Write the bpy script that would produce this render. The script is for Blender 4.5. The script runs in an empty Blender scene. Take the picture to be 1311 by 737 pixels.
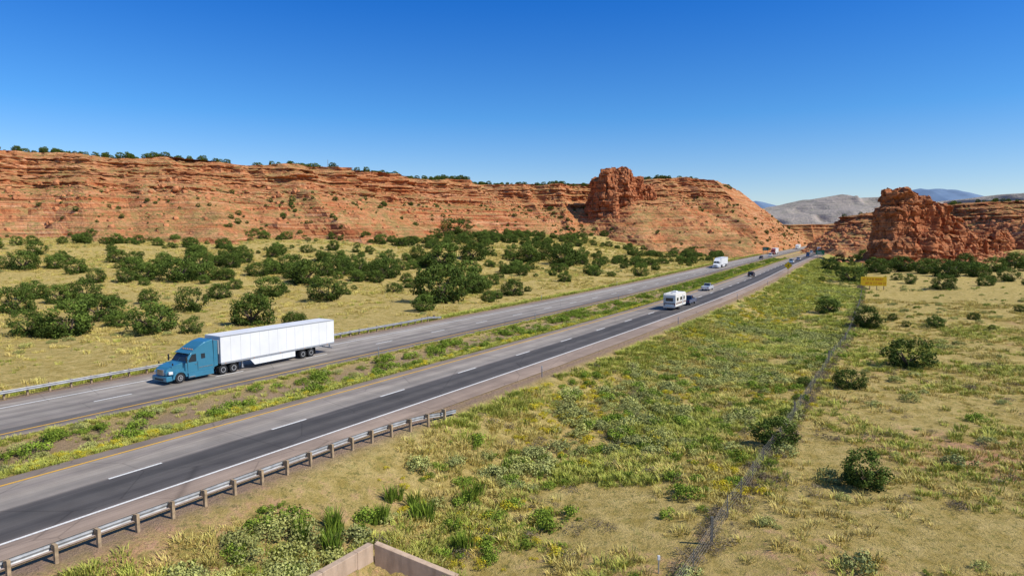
import bpy, bmesh, math, random
import numpy as np
from mathutils import Vector, Matrix
random.seed(7); rng=np.random.default_rng(11)
sc=bpy.context.scene
sc.view_settings.view_transform='Standard'
try: sc.view_settings.look='None'
except: pass
sc.view_settings.exposure=0
COL=sc.collection
# ------------------------------------------------------------------ noise
def _h(ix,iy,iz,seed):
    a=ix.astype(np.int64).astype(np.uint32); b=iy.astype(np.int64).astype(np.uint32); c=iz.astype(np.int64).astype(np.uint32)
    n=a*np.uint32(374761393)+b*np.uint32(668265263)+c*np.uint32(2246822519)+np.uint32((seed*3266489917)%4294967296)
    n=(n^(n>>np.uint32(13)))*np.uint32(1274126177); n=n^(n>>np.uint32(16)); n=n*np.uint32(2654435769); n=n^(n>>np.uint32(15))
    return (n&np.uint32(0xffff)).astype(np.float64)/65535.
def vn(x,y,z=0,seed=0):
    x,y,z=np.broadcast_arrays(np.asarray(x,float),np.asarray(y,float),np.asarray(z,float))
    x=np.atleast_1d(x);y=np.atleast_1d(y);z=np.atleast_1d(z)
    ix,iy,iz=np.floor(x),np.floor(y),np.floor(z)
    fx,fy,fz=x-ix,y-iy,z-iz
    fx=fx*fx*(3-2*fx);fy=fy*fy*(3-2*fy);fz=fz*fz*(3-2*fz)
    r=0
    for a in (0,1):
        for b in (0,1):
            for c in (0,1):
                r=r+_h(ix+a,iy+b,iz+c,seed)*(fx if a else 1-fx)*(fy if b else 1-fy)*(fz if c else 1-fz)
    return r
def fbm(x,y,z=0,o=4,seed=0):
    r=0;a=.5;t=0;f=1
    for i in range(o):
        r=r+a*vn(np.asarray(x)*f,np.asarray(y)*f,np.asarray(z)*f,seed+i);t+=a;a*=.5;f*=2.03
    return r/t
def sm(a,b,x):
    t=np.clip((x-a)/(b-a),0,1); return t*t*(3-2*t)
def block(x,y,z,c,h,seed):
    x,y,z=np.broadcast_arrays(x,y,z)
    xw=x+(vn(x/c,y/c,z/(2*h),seed)-.5)*c*1.1; yw=y+(vn(x/c,y/c,z/(2*h),seed+1)-.5)*c*1.1
    ix=np.floor(xw/c);iy=np.floor(yw/c); zo=_h(ix,iy,ix*0,seed+2)*.8
    return _h(ix,iy,np.floor(z/h+zo+(vn(x/(3*c),y/(3*c),0,seed+3)-.5)),seed+4)
# ------------------------------------------------------------------ road frame
U=np.array([.515,.857]); N=np.array([.857,-.515])
_S=np.arange(-600,14000,5.); _sl=np.interp(_S,[60,250,400,900,1500,2500],[0,.076,.055,.05,.03,0.])
_D=-np.concatenate([[0],np.cumsum((_sl[1:]+_sl[:-1])/2*5)]); _D-=np.interp(0,_S,_D)
def dev(s): return np.interp(s,_S,_D)
def R(s,d):
    s=np.asarray(s,float); dd=np.asarray(d,float)+dev(s)
    return s*U[0]+dd*N[0], s*U[1]+dd*N[1]
def SD(x,y):
    s=x*U[0]+y*U[1]; return s, x*N[0]+y*N[1]-dev(s)
def heading(s):
    x0,y0=R(s-2,-50);x1,y1=R(s+2,-50); return math.atan2(y1-y0,x1-x0)
# ------------------------------------------------------------------ mesa rims (X,Y,H)
RIM=[(-900,120,50),(-600,215,51),(-430,268,52),(-265,353,55.8),(-194,400,56.2),(-124,450,56.7),(-65,540,57),(-25,618,57),(33,640,57.5),(70,640,58),(105,636,62),(135,640,64.5),(185,660,66.5),(218,682,65),(232,715,64),(240,780,62),(245,900,60),(235,1100,60)]
RIMR=[(262,560,26),(276,500,30),(300,470,33),(340,462,35),(400,462,36),(480,450,37),(620,430,38),(900,340,38)]
def rimdist(x,y,rim):
    best=np.full(np.shape(x),1e9)
    for (ax,ay,_),(bx,by,_) in zip(rim[:-1],rim[1:]):
        vx,vy=bx-ax,by-ay; t=np.clip(((x-ax)*vx+(y-ay)*vy)/(vx*vx+vy*vy),0,1)
        best=np.minimum(best,np.hypot(x-ax-t*vx,y-ay-t*vy))
    return best
PK=[-3000,-400,-110,-80,-72.8,-70.6,-69.8,-56.8,-56,-52.2,-48.3,-47.6,-34.6,-33.2,-32.2,-27,-20,-8,20,60,200,4000]
PZ=[0,-.5,-1.5,-1.8,-.3,-.05,-.05,-.05,-.14,-.55,-.14,-.05,-.05,-.12,-.35,-2.0,-2.5,-2.4,-2,-1.6,0,0]
CS,CD=24.1,-24.4      # culvert mouth
def hz(x,y):
    x=np.atleast_1d(np.asarray(x,float)); y=np.atleast_1d(np.asarray(y,float))
    s,d=SD(x,y); z=np.interp(d,PK,PZ)
    off=np.where(d<-52,-d-71,d+33); m=sm(0,12,off)
    z=z+m*((fbm(x/28,y/28,0,3,5)-.5)*2.2+(fbm(x/5,y/5,0,3,9)-.5)*.5)
    md=sm(.3,2,np.minimum(d+56.5,-47.9-d)); z=z+md*(fbm(x/2.5,y/2.5,0,2,3)-.5)*.35
    dl=rimdist(x,y,RIM); z=z+14*sm(0,1,(270-dl)/210)*sm(0,1,(-d-85)/130)
    dr=rimdist(x,y,RIMR); z=z+6*sm(0,1,(170-dr)/140)*sm(0,1,(d-20)/60)
    ch=sm(0,.8,2.6+.35*(d-CD)-np.abs(s-CS))*sm(-.1,.5,d-CD)*(1-sm(4,9,d-CD)); z=z-ch*1.5
    return z
CAMH=15.; FPX=874.; PITCH=math.atan(71.5/874.)
def sight(px,py):
    v=py-368.5; F=FPX*math.cos(PITCH)-v*math.sin(PITCH); Dn=FPX*math.sin(PITCH)+v*math.cos(PITCH); z=0
    for i in range(14):
        k=(CAMH-z)/max(Dn,6); x=(px-655.5)*k; y=F*k; z=.5*z+.5*float(hz(x,y)[0])
    return x,y,float(hz(x,y)[0])
# ------------------------------------------------------------------ materials
def newmat(name,rough=.8,spec=.3):
    m=bpy.data.materials.new(name); m.use_nodes=True; nt=m.node_tree; b=nt.nodes['Principled BSDF']
    b.inputs['Roughness'].default_value=rough; b.inputs['Specular IOR Level'].default_value=spec
    return m,nt,b
def nd(nt,t,**k):
    n=nt.nodes.new(t)
    for a,v in k.items(): setattr(n,a,v)
    return n
def sock(nt,dst,v):
    if isinstance(v,(int,float,tuple,list)):
        if isinstance(v,(tuple,list)) and len(v)==3 and dst.type=='RGBA': v=(*v,1)
        dst.default_value=v
    else: nt.links.new(v,dst)
def mix(nt,f,a,b,mode='MIX'):
    n=nd(nt,'ShaderNodeMixRGB',blend_type=mode); sock(nt,n.inputs[0],f);sock(nt,n.inputs[1],a);sock(nt,n.inputs[2],b); return n.outputs[0]
def mth(nt,op,a,b=0.,c=None,clamp=False):
    n=nd(nt,'ShaderNodeMath',operation=op,use_clamp=clamp); sock(nt,n.inputs[0],a);sock(nt,n.inputs[1],b)
    if c is not None: sock(nt,n.inputs[2],c)
    return n.outputs[0]
def noise(nt,vec,scale,detail=4,rough=.55,dist=0):
    n=nd(nt,'ShaderNodeTexNoise'); n.inputs['Scale'].default_value=scale;n.inputs['Detail'].default_value=detail;n.inputs['Roughness'].default_value=rough;n.inputs['Distortion'].default_value=dist
    if vec is not None: nt.links.new(vec,n.inputs['Vector'])
    return n.outputs['Fac']
def ramp(nt,f,stops):
    n=nd(nt,'ShaderNodeValToRGB'); e=n.color_ramp.elements
    while len(e)<len(stops): e.new(.5)
    for i,(p,c) in enumerate(stops):
        e[i].position=p; e[i].color=(*c,1) if isinstance(c,(tuple,list)) else (c,c,c,1)
    nt.links.new(f,n.inputs[0]); return n.outputs[0]
def coords(nt,kind='Object'): return nd(nt,'ShaderNodeTexCoord').outputs[kind]
def mapping(nt,vec,sc_):
    n=nd(nt,'ShaderNodeMapping'); nt.links.new(vec,n.inputs[0]); n.inputs['Scale'].default_value=sc_; return n.outputs[0]
def bump(nt,b,h,st,dist):
    n=nd(nt,'ShaderNodeBump'); n.inputs['Strength'].default_value=st;n.inputs['Distance'].default_value=dist; nt.links.new(h,n.inputs['Height']); nt.links.new(n.outputs[0],b.inputs['Normal'])
def simple(name,col,rough=.5,spec=.4,metal=0,var=.12,scale=3,coat=0):
    m,nt,b=newmat(name,rough,spec); b.inputs['Metallic'].default_value=metal
    f=noise(nt,coords(nt),scale,5); lo=tuple(c*(1-var) for c in col); hi=tuple(min(1,c*(1+var)) for c in col)
    nt.links.new(ramp(nt,f,[(.3,lo),(.7,hi)]),b.inputs['Base Color'])
    if coat: b.inputs['Coat Weight'].default_value=coat; b.inputs['Coat Roughness'].default_value=.08
    return m
def foliage(name,dark,light,dry=None):
    m,nt,b=newmat(name,.75,.1)
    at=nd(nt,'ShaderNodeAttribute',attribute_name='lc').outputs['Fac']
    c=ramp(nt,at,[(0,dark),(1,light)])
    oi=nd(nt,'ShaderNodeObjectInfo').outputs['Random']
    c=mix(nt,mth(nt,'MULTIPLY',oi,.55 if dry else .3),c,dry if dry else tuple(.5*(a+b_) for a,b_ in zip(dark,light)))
    br=mth(nt,'MULTIPLY_ADD',mth(nt,'FRACT',mth(nt,'MULTIPLY',oi,7.13)),.5,.78)
    h=nd(nt,'ShaderNodeHueSaturation'); nt.links.new(c,h.inputs['Color']); nt.links.new(br,h.inputs['Value'])
    nt.links.new(h.outputs[0],b.inputs['Base Color']); return m
def ground_mat():
    m,nt,b=newmat('ground_soil_grass',.95,.05); P=coords(nt)
    z=nd(nt,'ShaderNodeAttribute',attribute_name='zone'); sp=nd(nt,'ShaderNodeSeparateColor'); nt.links.new(z.outputs['Color'],sp.inputs[0])
    g,s,r=sp.outputs[0],sp.outputs[1],sp.outputs[2]
    n1=noise(nt,P,.09,6,.6); n2=noise(nt,P,.8,6,.65); n3=noise(nt,P,5,5,.7); n4=noise(nt,P,.3,5,.6,.5)
    soil=mix(nt,ramp(nt,n2,[(.35,0.),(.65,1.)]),(.50,.215,.10),(.68,.40,.24)); soil=mix(nt,mth(nt,'MULTIPLY',n3,.4),soil,(.58,.29,.15))
    straw=mix(nt,ramp(nt,n2,[(.35,0.),(.65,1.)]),(.44,.32,.09),(.68,.51,.20))
    green=mix(nt,n3,(.14,.19,.03),(.38,.41,.08))
    t=mth(nt,'ADD',mth(nt,'ADD',mth(nt,'MULTIPLY',n4,.9),mth(nt,'MULTIPLY',n2,.6)),mth(nt,'MULTIPLY',n3,.5))
    fg=ramp(nt,mth(nt,'SUBTRACT',mth(nt,'ADD',t,g),.95),[(.33,0.),(.62,1.)])
    t2=mth(nt,'ADD',mth(nt,'MULTIPLY',n1,.9),mth(nt,'ADD',mth(nt,'MULTIPLY',n2,.9),mth(nt,'MULTIPLY',n3,.5)))
    fs=ramp(nt,mth(nt,'SUBTRACT',mth(nt,'ADD',t2,s),1.15),[(.34,0.),(.56,1.)])
    c=mix(nt,fg,straw,green); c=mix(nt,fs,c,soil)
    tn=noise(nt,P,2.2,7,.82); tn2=noise(nt,P,.9,7,.8)
    tuf=ramp(nt,tn,[(.40,1.),(.48,0.)]); c=mix(nt,mth(nt,'MULTIPLY',tuf,.75),c,mix(nt,n3,(.10,.115,.03),(.27,.25,.07)))
    tuf2=ramp(nt,tn2,[(.56,0.),(.63,1.)]); c=mix(nt,mth(nt,'MULTIPLY',tuf2,.5),c,mix(nt,n3,(.20,.22,.05),(.42,.38,.12)))
    peb=ramp(nt,noise(nt,P,14,4,.8),[(.34,.4),(.46,1.),(.66,1.),(.75,1.25)]); c=mix(nt,.7,c,peb,'MULTIPLY')
    grav=mix(nt,n3,(.24,.155,.105),(.46,.32,.23)); fr=mth(nt,'MULTIPLY',r,mth(nt,'MULTIPLY_ADD',n2,1.2,.35),clamp=True); c=mix(nt,fr,c,grav)
    nt.links.new(c,b.inputs['Base Color'])
    bump(nt,b,mth(nt,'ADD',n3,mth(nt,'ADD',n2,tn)),.9,.3); return m
def rock_mat(name,pal,soil,sc1=1.,grn=(.20,.20,.06),gstr=.5,haze=None,dkf=.85,vst=.45,wob=.5):
    m,nt,b=newmat(name,.95,.05); P=nd(nt,'ShaderNodeNewGeometry'); pos=P.outputs['Position']
    nz=nd(nt,'ShaderNodeSeparateXYZ'); nt.links.new(P.outputs['Normal'],nz.inputs[0])
    st=noise(nt,mapping(nt,pos,(.008*sc1,.008*sc1,.30*sc1)),1,7,.62,wob*.5)
    st2=noise(nt,mapping(nt,pos,(.02*sc1,.02*sc1,1.0*sc1)),1,6,.62,.25)
    bl=noise(nt,pos,.05*sc1,6,.65); fi=noise(nt,pos,.9*sc1,6,.7)
    c=ramp(nt,st,[(.32,pal[0]),(.40,pal[1]),(.45,pal[2]),(.485,pal[3]),(.515,pal[1]),(.56,pal[4]),(.60,pal[2]),(.68,pal[1])])
    dk=ramp(nt,st2,[(.37,.25),(.45,1.),(.60,1.),(.68,1.15)]); c=mix(nt,dkf,c,dk,'MULTIPLY')
    vt=noise(nt,mapping(nt,pos,(.4*sc1,.4*sc1,.05*sc1)),1,5,.6); c=mix(nt,vst,c,ramp(nt,vt,[(.36,.5),(.5,1.)]),'MULTIPLY')
    c=mix(nt,.5,c,ramp(nt,fi,[(.32,.45),(.55,1.1)]),'MULTIPLY')
    so=mix(nt,ramp(nt,bl,[(.38,0.),(.65,1.)]),soil[0],soil[1]); so=mix(nt,.35,so,c); so=mix(nt,.55,so,ramp(nt,fi,[(.36,.4),(.5,1.)]),'MULTIPLY')
    so=mix(nt,.5,so,ramp(nt,st2,[(.38,.5),(.47,1.)]),'MULTIPLY')
    gm=ramp(nt,mth(nt,'ADD',mth(nt,'MULTIPLY',noise(nt,pos,.35*sc1,6,.75),.7),mth(nt,'MULTIPLY',bl,.3)),[(.48,0.),(.55,1.)])
    so=mix(nt,mth(nt,'MULTIPLY',gm,gstr),so,grn)
    f=ramp(nt,mth(nt,'ADD',nz.outputs[2],mth(nt,'MULTIPLY',mth(nt,'SUBTRACT',fi,.5),.6)),[(.62,0.),(.84,1.)])
    c=mix(nt,f,c,so)
    if haze: c=mix(nt,haze[0],c,haze[1])  # distance haze is blended into the base colour
    nt.links.new(c,b.inputs['Base Color']); bump(nt,b,mth(nt,'ADD',fi,st2),.9,1.2/sc1); return m
RED=[(.26,.075,.032),(.54,.19,.078),(.44,.135,.052),(.74,.42,.23),(.64,.29,.135)]
M_mesa=rock_mat('red_sandstone',RED,[(.54,.22,.09),(.66,.38,.17)],1,gstr=.6)
M_butte=rock_mat('butte_sandstone',[(.25,.075,.032),(.50,.175,.072),(.42,.13,.054),(.60,.28,.14),(.55,.22,.10)],[(.50,.21,.095),(.56,.29,.14)],1.3,gstr=.2,dkf=.6,vst=.65)
M_tan=rock_mat('tan_rock_painted_haze',[(.40,.28,.21),(.52,.37,.27),(.47,.32,.23),(.60,.46,.34),(.56,.42,.31)],[(.40,.33,.22),(.44,.38,.26)],.06,gstr=.5,haze=(.5,(.43,.40,.41)),dkf=.4,vst=.5)  # tan rock with a greyish distance haze painted into its colour
M_far=simple('mountain_painted_haze',(.15,.22,.33),.95,.05,var=.12,scale=.004)  # blue of the far air is painted into the mountain colour
M_ground=ground_mat()
M_boulder=simple('boulder_rock',(.50,.21,.095),.95,.1,var=.45,scale=1.3)
def road_mat(name,mode):
    m,nt,b=newmat(name,.88,.2); uv=nd(nt,'ShaderNodeUVMap').outputs[0]; sp=nd(nt,'ShaderNodeSeparateXYZ'); nt.links.new(uv,sp.inputs[0])
    P=coords(nt); d=sp.outputs[1]
    wob=mth(nt,'MULTIPLY',mth(nt,'SUBTRACT',noise(nt,P,.15,3),.5),.015); dd=mth(nt,'ADD',d,wob)
    if mode=='R': stops=[(0,(.27,.21,.165)),(.095,(.29,.235,.19)),(.13,(.34,.29,.24)),(.2,(.27,.23,.20)),(.27,(.35,.30,.25)),(.36,(.25,.22,.19)),(.415,(.30,.26,.225)),(.44,(.105,.094,.089)),(.53,(.082,.076,.073)),(.6,(.13,.117,.108)),(.68,(.088,.08,.077)),(.755,(.125,.112,.104)),(.785,(.31,.235,.185)),(1,(.38,.28,.21))]
    else: stops=[(0,(.31,.24,.19)),(.1,(.30,.24,.20)),(.13,(.38,.33,.275)),(.2,(.29,.25,.215)),(.3,(.37,.325,.275)),(.36,(.28,.245,.21)),(.44,(.35,.305,.26)),(.52,(.24,.21,.185)),(.6,(.34,.30,.255)),(.68,(.24,.21,.185)),(.77,(.31,.265,.225)),(.8,(.15,.135,.125)),(.9,(.14,.125,.115)),(1,(.31,.235,.185))]
    c=ramp(nt,dd,stops)
    streak=noise(nt,mapping(nt,uv,(.03,45,1)),1,6,.65); c=mix(nt,.75,c,ramp(nt,streak,[(.3,.68),(.7,1.22)]),'MULTIPLY')
    bl=noise(nt,P,.35,5,.6); c=mix(nt,.7,c,ramp(nt,bl,[(.3,.74),(.7,1.18)]),'MULTIPLY')
    # resurfaced patches: long cells along the lanes
    vo=nd(nt,'ShaderNodeTexVoronoi',distance='CHEBYCHEV'); nt.links.new(mapping(nt,uv,(.035,3.3,1)),vo.inputs['Vector']); vo.inputs['Scale'].default_value=1
    sv=nd(nt,'ShaderNodeSeparateColor'); nt.links.new(vo.outputs['Color'],sv.inputs[0]); c=mix(nt,.8,c,ramp(nt,sv.outputs[0],[(0,.84),(.5,1.),(1.,1.12)]),'MULTIPLY')
    fi=noise(nt,P,22,4,.7); c=mix(nt,.5,c,ramp(nt,fi,[(.3,.7),(.7,1.25)]),'MULTIPLY')
    v=nd(nt,'ShaderNodeTexVoronoi',feature='DISTANCE_TO_EDGE'); nt.links.new(mapping(nt,P,(.16,.16,.16)),v.inputs['Vector']); v.inputs['Scale'].default_value=1
    cr=ramp(nt,v.outputs['Distance'],[(0,.45),(.009,1.)]); c=mix(nt,.6,c,cr,'MULTIPLY')
    nt.links.new(c,b.inputs['Base Color']); bump(nt,b,fi,.3,.01); return m
M_roadR=road_mat('asphalt_eastbound','R'); M_roadL=road_mat('asphalt_westbound','L')
def paint_mat(name,col):
    m,nt,b=newmat(name,.7,.3); P=coords(nt); f=noise(nt,P,9,5,.75)
    nt.links.new(mix(nt,ramp(nt,f,[(.38,1.),(.5,0.)]),col,tuple(c*.5+.07 for c in col)),b.inputs['Base Color']); return m
M_white=paint_mat('road_paint_white',(.80,.78,.73)); M_yellow=paint_mat('road_paint_yellow',(.74,.40,.05))
# ------------------------------------------------------------------ mesh helpers
def mkobj(name,verts,faces,mats,smooth=False,parent=None,midx=None):
    me=bpy.data.meshes.new(name); me.from_pydata(verts if isinstance(verts,list) else verts.tolist(),[],faces if isinstance(faces,list) else faces.tolist())
    for m in mats: me.materials.append(m)
    if midx is not None: me.polygons.foreach_set('material_index',midx)
    if smooth: me.polygons.foreach_set('use_smooth',[True]*len(me.polygons))
    me.update(); o=bpy.data.objects.new(name,me); COL.objects.link(o)
    if parent: o.parent=parent
    return o
def gridfaces(nu,nv,flip=False):
    i=np.arange(nu-1)[:,None]*nv+np.arange(nv-1)[None,:]
    q=np.stack([i,i+nv,i+nv+1,i+1],-1).reshape(-1,4)
    return q[:,::-1] if flip else q
def setcol(me,name,arr):
    a=me.color_attributes.new(name,'FLOAT_COLOR','POINT'); a.data.foreach_set('color',np.asarray(arr,np.float32).ravel())
# ------------------------------------------------------------------ ground
def growth(a,step,end,k=1.09):
    r=[];x=a;st=step
    while abs(x-a)<abs(end-a): st*=k; x+=st*np.sign(end-a); r.append(x)
    return r
ss=sorted(list(growth(-12,.8,-700,1.15))+list(np.arange(-12,15,.8))+list(np.arange(15,32,.4))+list(np.arange(32,110,.8))+growth(110,.8,11000,1.03))
ds=sorted(growth(-80,.7,-9000,1.035)+list(np.arange(-80,-27,.4))+list(np.arange(-27,30,.6))+growth(30,.7,9000,1.06)+[-69.8,-56.8,-47.6,-34.6])
ss=np.array(ss);ds=np.array(sorted(set(ds)))
SS,DD=np.meshgrid(ss,ds,indexing='ij'); GX,GY=R(SS,DD); GZ=hz(GX.ravel(),GY.ravel()).reshape(GX.shape)
V=np.stack([GX,GY,GZ],-1).reshape(-1,3)
ground=mkobj('ground',V,gridfaces(len(ss),len(ds),True),[M_ground],True)
if ground.data.polygons[0].normal.z<0:
    ground.data.flip_normals()
D_=DD.ravel();S_=SS.ravel();X_=V[:,0];Y_=V[:,1]
lf=fbm(X_/30,Y_/30,0,3,21)-.5
g=np.where(D_<-70,-.16,0.)+np.where((D_>-34)&(D_<-9),.10+.22*sm(50,120,S_),0)+np.where(D_>=-9,.02,0)
g=g+np.exp(-((D_+53)/5.)**2)*.1+np.where(D_<-70,.2*np.exp(-((D_+72)/3.)**2),0)+lf*.5
s_=np.where(D_<-70,-.06,0.)+np.where(D_>-34,.12,0)+np.where((D_>-34)&(D_<-9),.16*(1-sm(40,90,S_))-.26*sm(50,110,S_),0)+ (fbm(X_/16,Y_/16,0,3,31)-.5)*.7
r_=np.exp(-((D_+34)/1.1)**2)*1.+np.exp(-((D_+70.3)/1.3)**2)+np.exp(-((D_+52.8)/3.0)**2)*.8
setcol(ground.data,'zone',np.stack([g,s_,np.clip(r_,0,1),np.ones_like(g)],-1))
# ------------------------------------------------------------------ roads
rs=np.concatenate([np.arange(-120,120,2.),np.arange(120,1300,5.)])
def road(name,d0,d1,mat):
    dd=np.linspace(d0,d1,9); A,B=np.meshgrid(rs,dd,indexing='ij'); X,Y=R(A,B); V=np.stack([X,Y,np.zeros_like(X)],-1).reshape(-1,3)
    o=mkobj(name,V,gridfaces(len(rs),9,True),[mat],True)
    if o.data.polygons[0].normal.z<0: o.data.flip_normals()
    uv=o.data.uv_layers.new(name='UVMap'); li=np.zeros(len(o.data.loops),int); o.data.loops.foreach_get('vertex_index',li)
    u=np.stack([A.ravel()[li],((B-d0)/(d1-d0)).ravel()[li]],-1); uv.data.foreach_set('uv',u.astype(np.float32).ravel()); return o
road('highway_road',-47.6,-34.6,M_roadR); road('highway_road.001',-69.8,-56.8,M_roadL)
def strips(name,segs,w,mat,z=.012):
    vs=[];fs=[]
    for s0,s1,d in segs:
        n=max(1,int((s1-s0)/4)); t=np.linspace(s0,s1,n+1); b=len(vs)
        for k in t:
            for q in (-w/2,w/2):
                x,y=R(k,d+q); vs.append((float(x),float(y),z))
        for i in range(n): fs.append((b+2*i,b+2*i+1,b+2*i+3,b+2*i+2))
    o=mkobj(name,vs,fs,[mat])
    if o.data.polygons[0].normal.z<0: o.data.flip_normals()
strips('lane_marking_white',[(-110,1290,-37.5),(-110,1290,-67.)]+[(23.8+12.2*k-1.7,23.8+12.2*k+1.7,-42.) for k in range(-8,90)]+[(33.7+12.2*k-1.7,33.7+12.2*k+1.7,-62.6) for k in range(-8,90)],.2,M_white)
strips('lane_marking_yellow',[(-110,1290,-46.3),(-110,1290,-58.2)],.22,M_yellow)
# ------------------------------------------------------------------ mesas
TA=[0,3,4,8,9,14,15.5,19,23,30,38,46,52,60,75]; OA=[0,1,3.5,5,8.5,10.5,17,20,30,44,62,84,108,150,250]
TB=[0,1.5,3,6,8,12,13,17,20,28,36,44,52,60,75]; OB=[0,2,9,12,20,25,34,40,52,70,92,116,144,186,280]
def mesa(name,rim,step,mat,k=1.,osc=1.,back=260,seed=1,clamp=False,tmax=72,detail=1.):
    P=np.array(rim,float); seg=np.hypot(*(P[1:,:2]-P[:-1,:2]).T); L=np.concatenate([[0],np.cumsum(seg)])
    p=np.arange(0,L[-1],step); q=np.stack([np.interp(p,L,P[:,i]) for i in range(3)],-1)
    w=max(3,int(22*k/step)); ker=np.hanning(2*w+1); ker/=ker.sum()
    qs=np.stack([np.convolve(np.pad(q[:,i],w,'edge'),ker,'valid') for i in range(3)],-1)
    tg=np.gradient(qs[:,:2],axis=0); tg=np.stack([np.convolve(np.pad(tg[:,i],w,'edge'),ker,'valid') for i in range(2)],-1); tg/=np.linalg.norm(tg,axis=1)[:,None]
    nr=np.stack([tg[:,1],-tg[:,0]],-1)
    ob=np.array([-back,-back*.5,-back*.25,-30*k,-14*k,-6*k,-2.5*k]); T=np.concatenate([np.linspace(0,30,84),np.linspace(30.8,tmax,44)])
    n=len(p); wv=np.clip((fbm(p/(70*k),seed*1.7,0,3,seed)-.5)*3.6+.25,0,1)[:,None]
    oA=np.interp(T,TA,OA)[None,:];oB=np.interp(T,TB,OB)[None,:]
    O=(oA*(1-wv)+oB*wv)*osc*k
    Hn=qs[:,2][:,None]+((fbm(p/(26*k),3.3,0,5,seed+5)-.5)*6*k)[:,None]
    Z=Hn-T[None,:]*k*np.ones((n,1))
    O=np.concatenate([np.repeat(ob[None],n,0),O],1); Z=np.concatenate([Hn+np.array([4,3,2,1.4,.9,.5,.2])[None]*k,Z],1)
    TT=np.concatenate([np.zeros(7),T])[None,:]*np.ones((n,1))
    bx=qs[:,0][:,None];by=qs[:,1][:,None]; nx=nr[:,0][:,None];ny=nr[:,1][:,None]
    big=(fbm(bx/(38*k),by/(38*k),0,3,seed+2)-.5)*38*k*np.ones_like(O)
    rid=1-np.abs(2*vn(bx/(18*k),by/(18*k),0,seed+12)-1); big=big+(rid-.5)*12*k*(1-sm(20,60,TT))
    big=big-(fbm(bx/(24*k),by/(24*k),0,3,seed+22)-.42)*22*k*(1-sm(7.5,9.5,TT))*(O>=-3*k)
    cl=1-sm(17,32,TT); cl=np.where(O<0,.0,cl)
    X0=bx+nx*(O+big); Y0=by+ny*(O+big)
    mid=(1-np.abs(2*vn(X0/(8*k),Y0/(8*k),Z/(26*k),seed+3)-1))*3.4-1.7
    blk=(block(X0,Y0,Z,6*k,3.4*k,seed+40)-.5)*3.2+(block(X0,Y0,Z,2.6*k,1.7*k,seed+50)-.5)*1.3
    fine=(fbm(X0/(2.6*k),Y0/(2.6*k),Z/(1.5*k),3,seed+4)-.5)*2.
    Zs=Z+(fbm(X0/(60*k),Y0/(60*k),0,2,seed+7)-.5)*6*k
    stra=(vn(Zs/(2.4*k),0,0,seed+6)-.5)*5+(vn(Zs/(.9*k),5,0,seed+8)-.5)*1.6
    off=(cl*(mid+fine+stra+blk)*detail)*k; Of=O+big+off
    X=bx+nx*Of; Y=by+ny*Of
    tal=np.where(O<0,.15,1-cl)
    Z=Z+tal*k*((fbm(X/(9*k),Y/(9*k),0,4,seed+9)-.5)*4.5+(1-np.abs(2*vn(X/(19*k),Y/(19*k),0,seed+10)-1)-.5)*4*sm(18,40,TT))
    stp=3.2*k; fr=(Z/stp)-np.floor(Z/stp); Z=Z+tal*(O>0)*sm(.44,.54,fbm(X/(22*k),Y/(22*k),0,3,seed+15))*stp*.85*(sm(.62,.98,fr)-fr)
    if clamp:
        s,d=SD(X,Y); Z=np.where((d>-230)&(s>0),np.minimum(Z,np.maximum(-4,.95*(-d-76)+2*(fbm(X/9,Y/9,0,3,5)-.5))),Z)
    V=np.stack([X,Y,Z],-1).reshape(-1,3)
    o=mkobj(name,V,gridfaces(n,O.shape[1]),[mat],False)
    nz=np.zeros(len(o.data.polygons)*3); o.data.polygons.foreach_get('normal',nz)
    if nz.reshape(-1,3)[:,2].mean()<0: o.data.flip_normals()
    return X,Y,Z,O,TT
ML=mesa('red_rock_mesa',RIM,1.25,M_mesa,1.,.95,seed=3,clamp=True)
MR=mesa('red_rock_mesa.001',RIMR,1.2,M_mesa,.72,.85,seed=14,back=220,tmax=62)
mesa('low_red_cliff',[(300,1180,24),(420,1120,26),(560,1090,27),(640,1060,27),(760,1090,26),(1200,1000,30)],3,M_mesa,.6,.6,seed=25,back=150,tmax=60)
def ridge(name,sky,Y,depth,mat,seed,gul=0,ns=(900,4)):
    nx=260; xs=np.linspace(sky[0][0],sky[-1][0],nx); H=np.interp(xs,[a for a,b in sky],[b for a,b in sky])
    t=np.linspace(0,1,60); prof=np.interp(t,[0,.18,.3,.36,.5,.56,.75,1],[0,.28,.45,.72,.78,1,1.02,0]) if gul else np.sin(t*math.pi)**.8
    A,B=np.meshgrid(xs,t,indexing='ij'); Zn=H[:,None]*prof[None]*(.82+.36*fbm(A/ns[0],B*ns[1],0,4,seed))
    Yv=Y+(B-.5)*depth
    if gul: Yv=Yv+(fbm(A/380,0,0,4,seed+3)-.5)*depth*.5+(1-np.abs(2*vn(A/130,B*3,0,seed+5)-1)-.5)*gul
    V=np.stack([A,Yv,Zn-12],-1).reshape(-1,3); o=mkobj(name,V,gridfaces(nx,60,True),[mat],True)
    nz=np.zeros(len(o.data.polygons)*3); o.data.polygons.foreach_get('normal',nz)
    if nz.reshape(-1,3)[:,2].mean()<0: o.data.flip_normals()
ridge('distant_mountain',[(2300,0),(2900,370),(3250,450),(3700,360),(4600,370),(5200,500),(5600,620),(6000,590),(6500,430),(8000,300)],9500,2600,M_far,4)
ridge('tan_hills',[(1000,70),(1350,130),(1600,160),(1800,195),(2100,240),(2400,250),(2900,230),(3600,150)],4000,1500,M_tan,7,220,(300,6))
ridge('tan_hills.001',[(1000,22),(1300,50),(1500,62),(1700,90),(2000,100),(2400,120),(2900,100)],3000,800,M_tan,9,120,(160,6))
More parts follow.
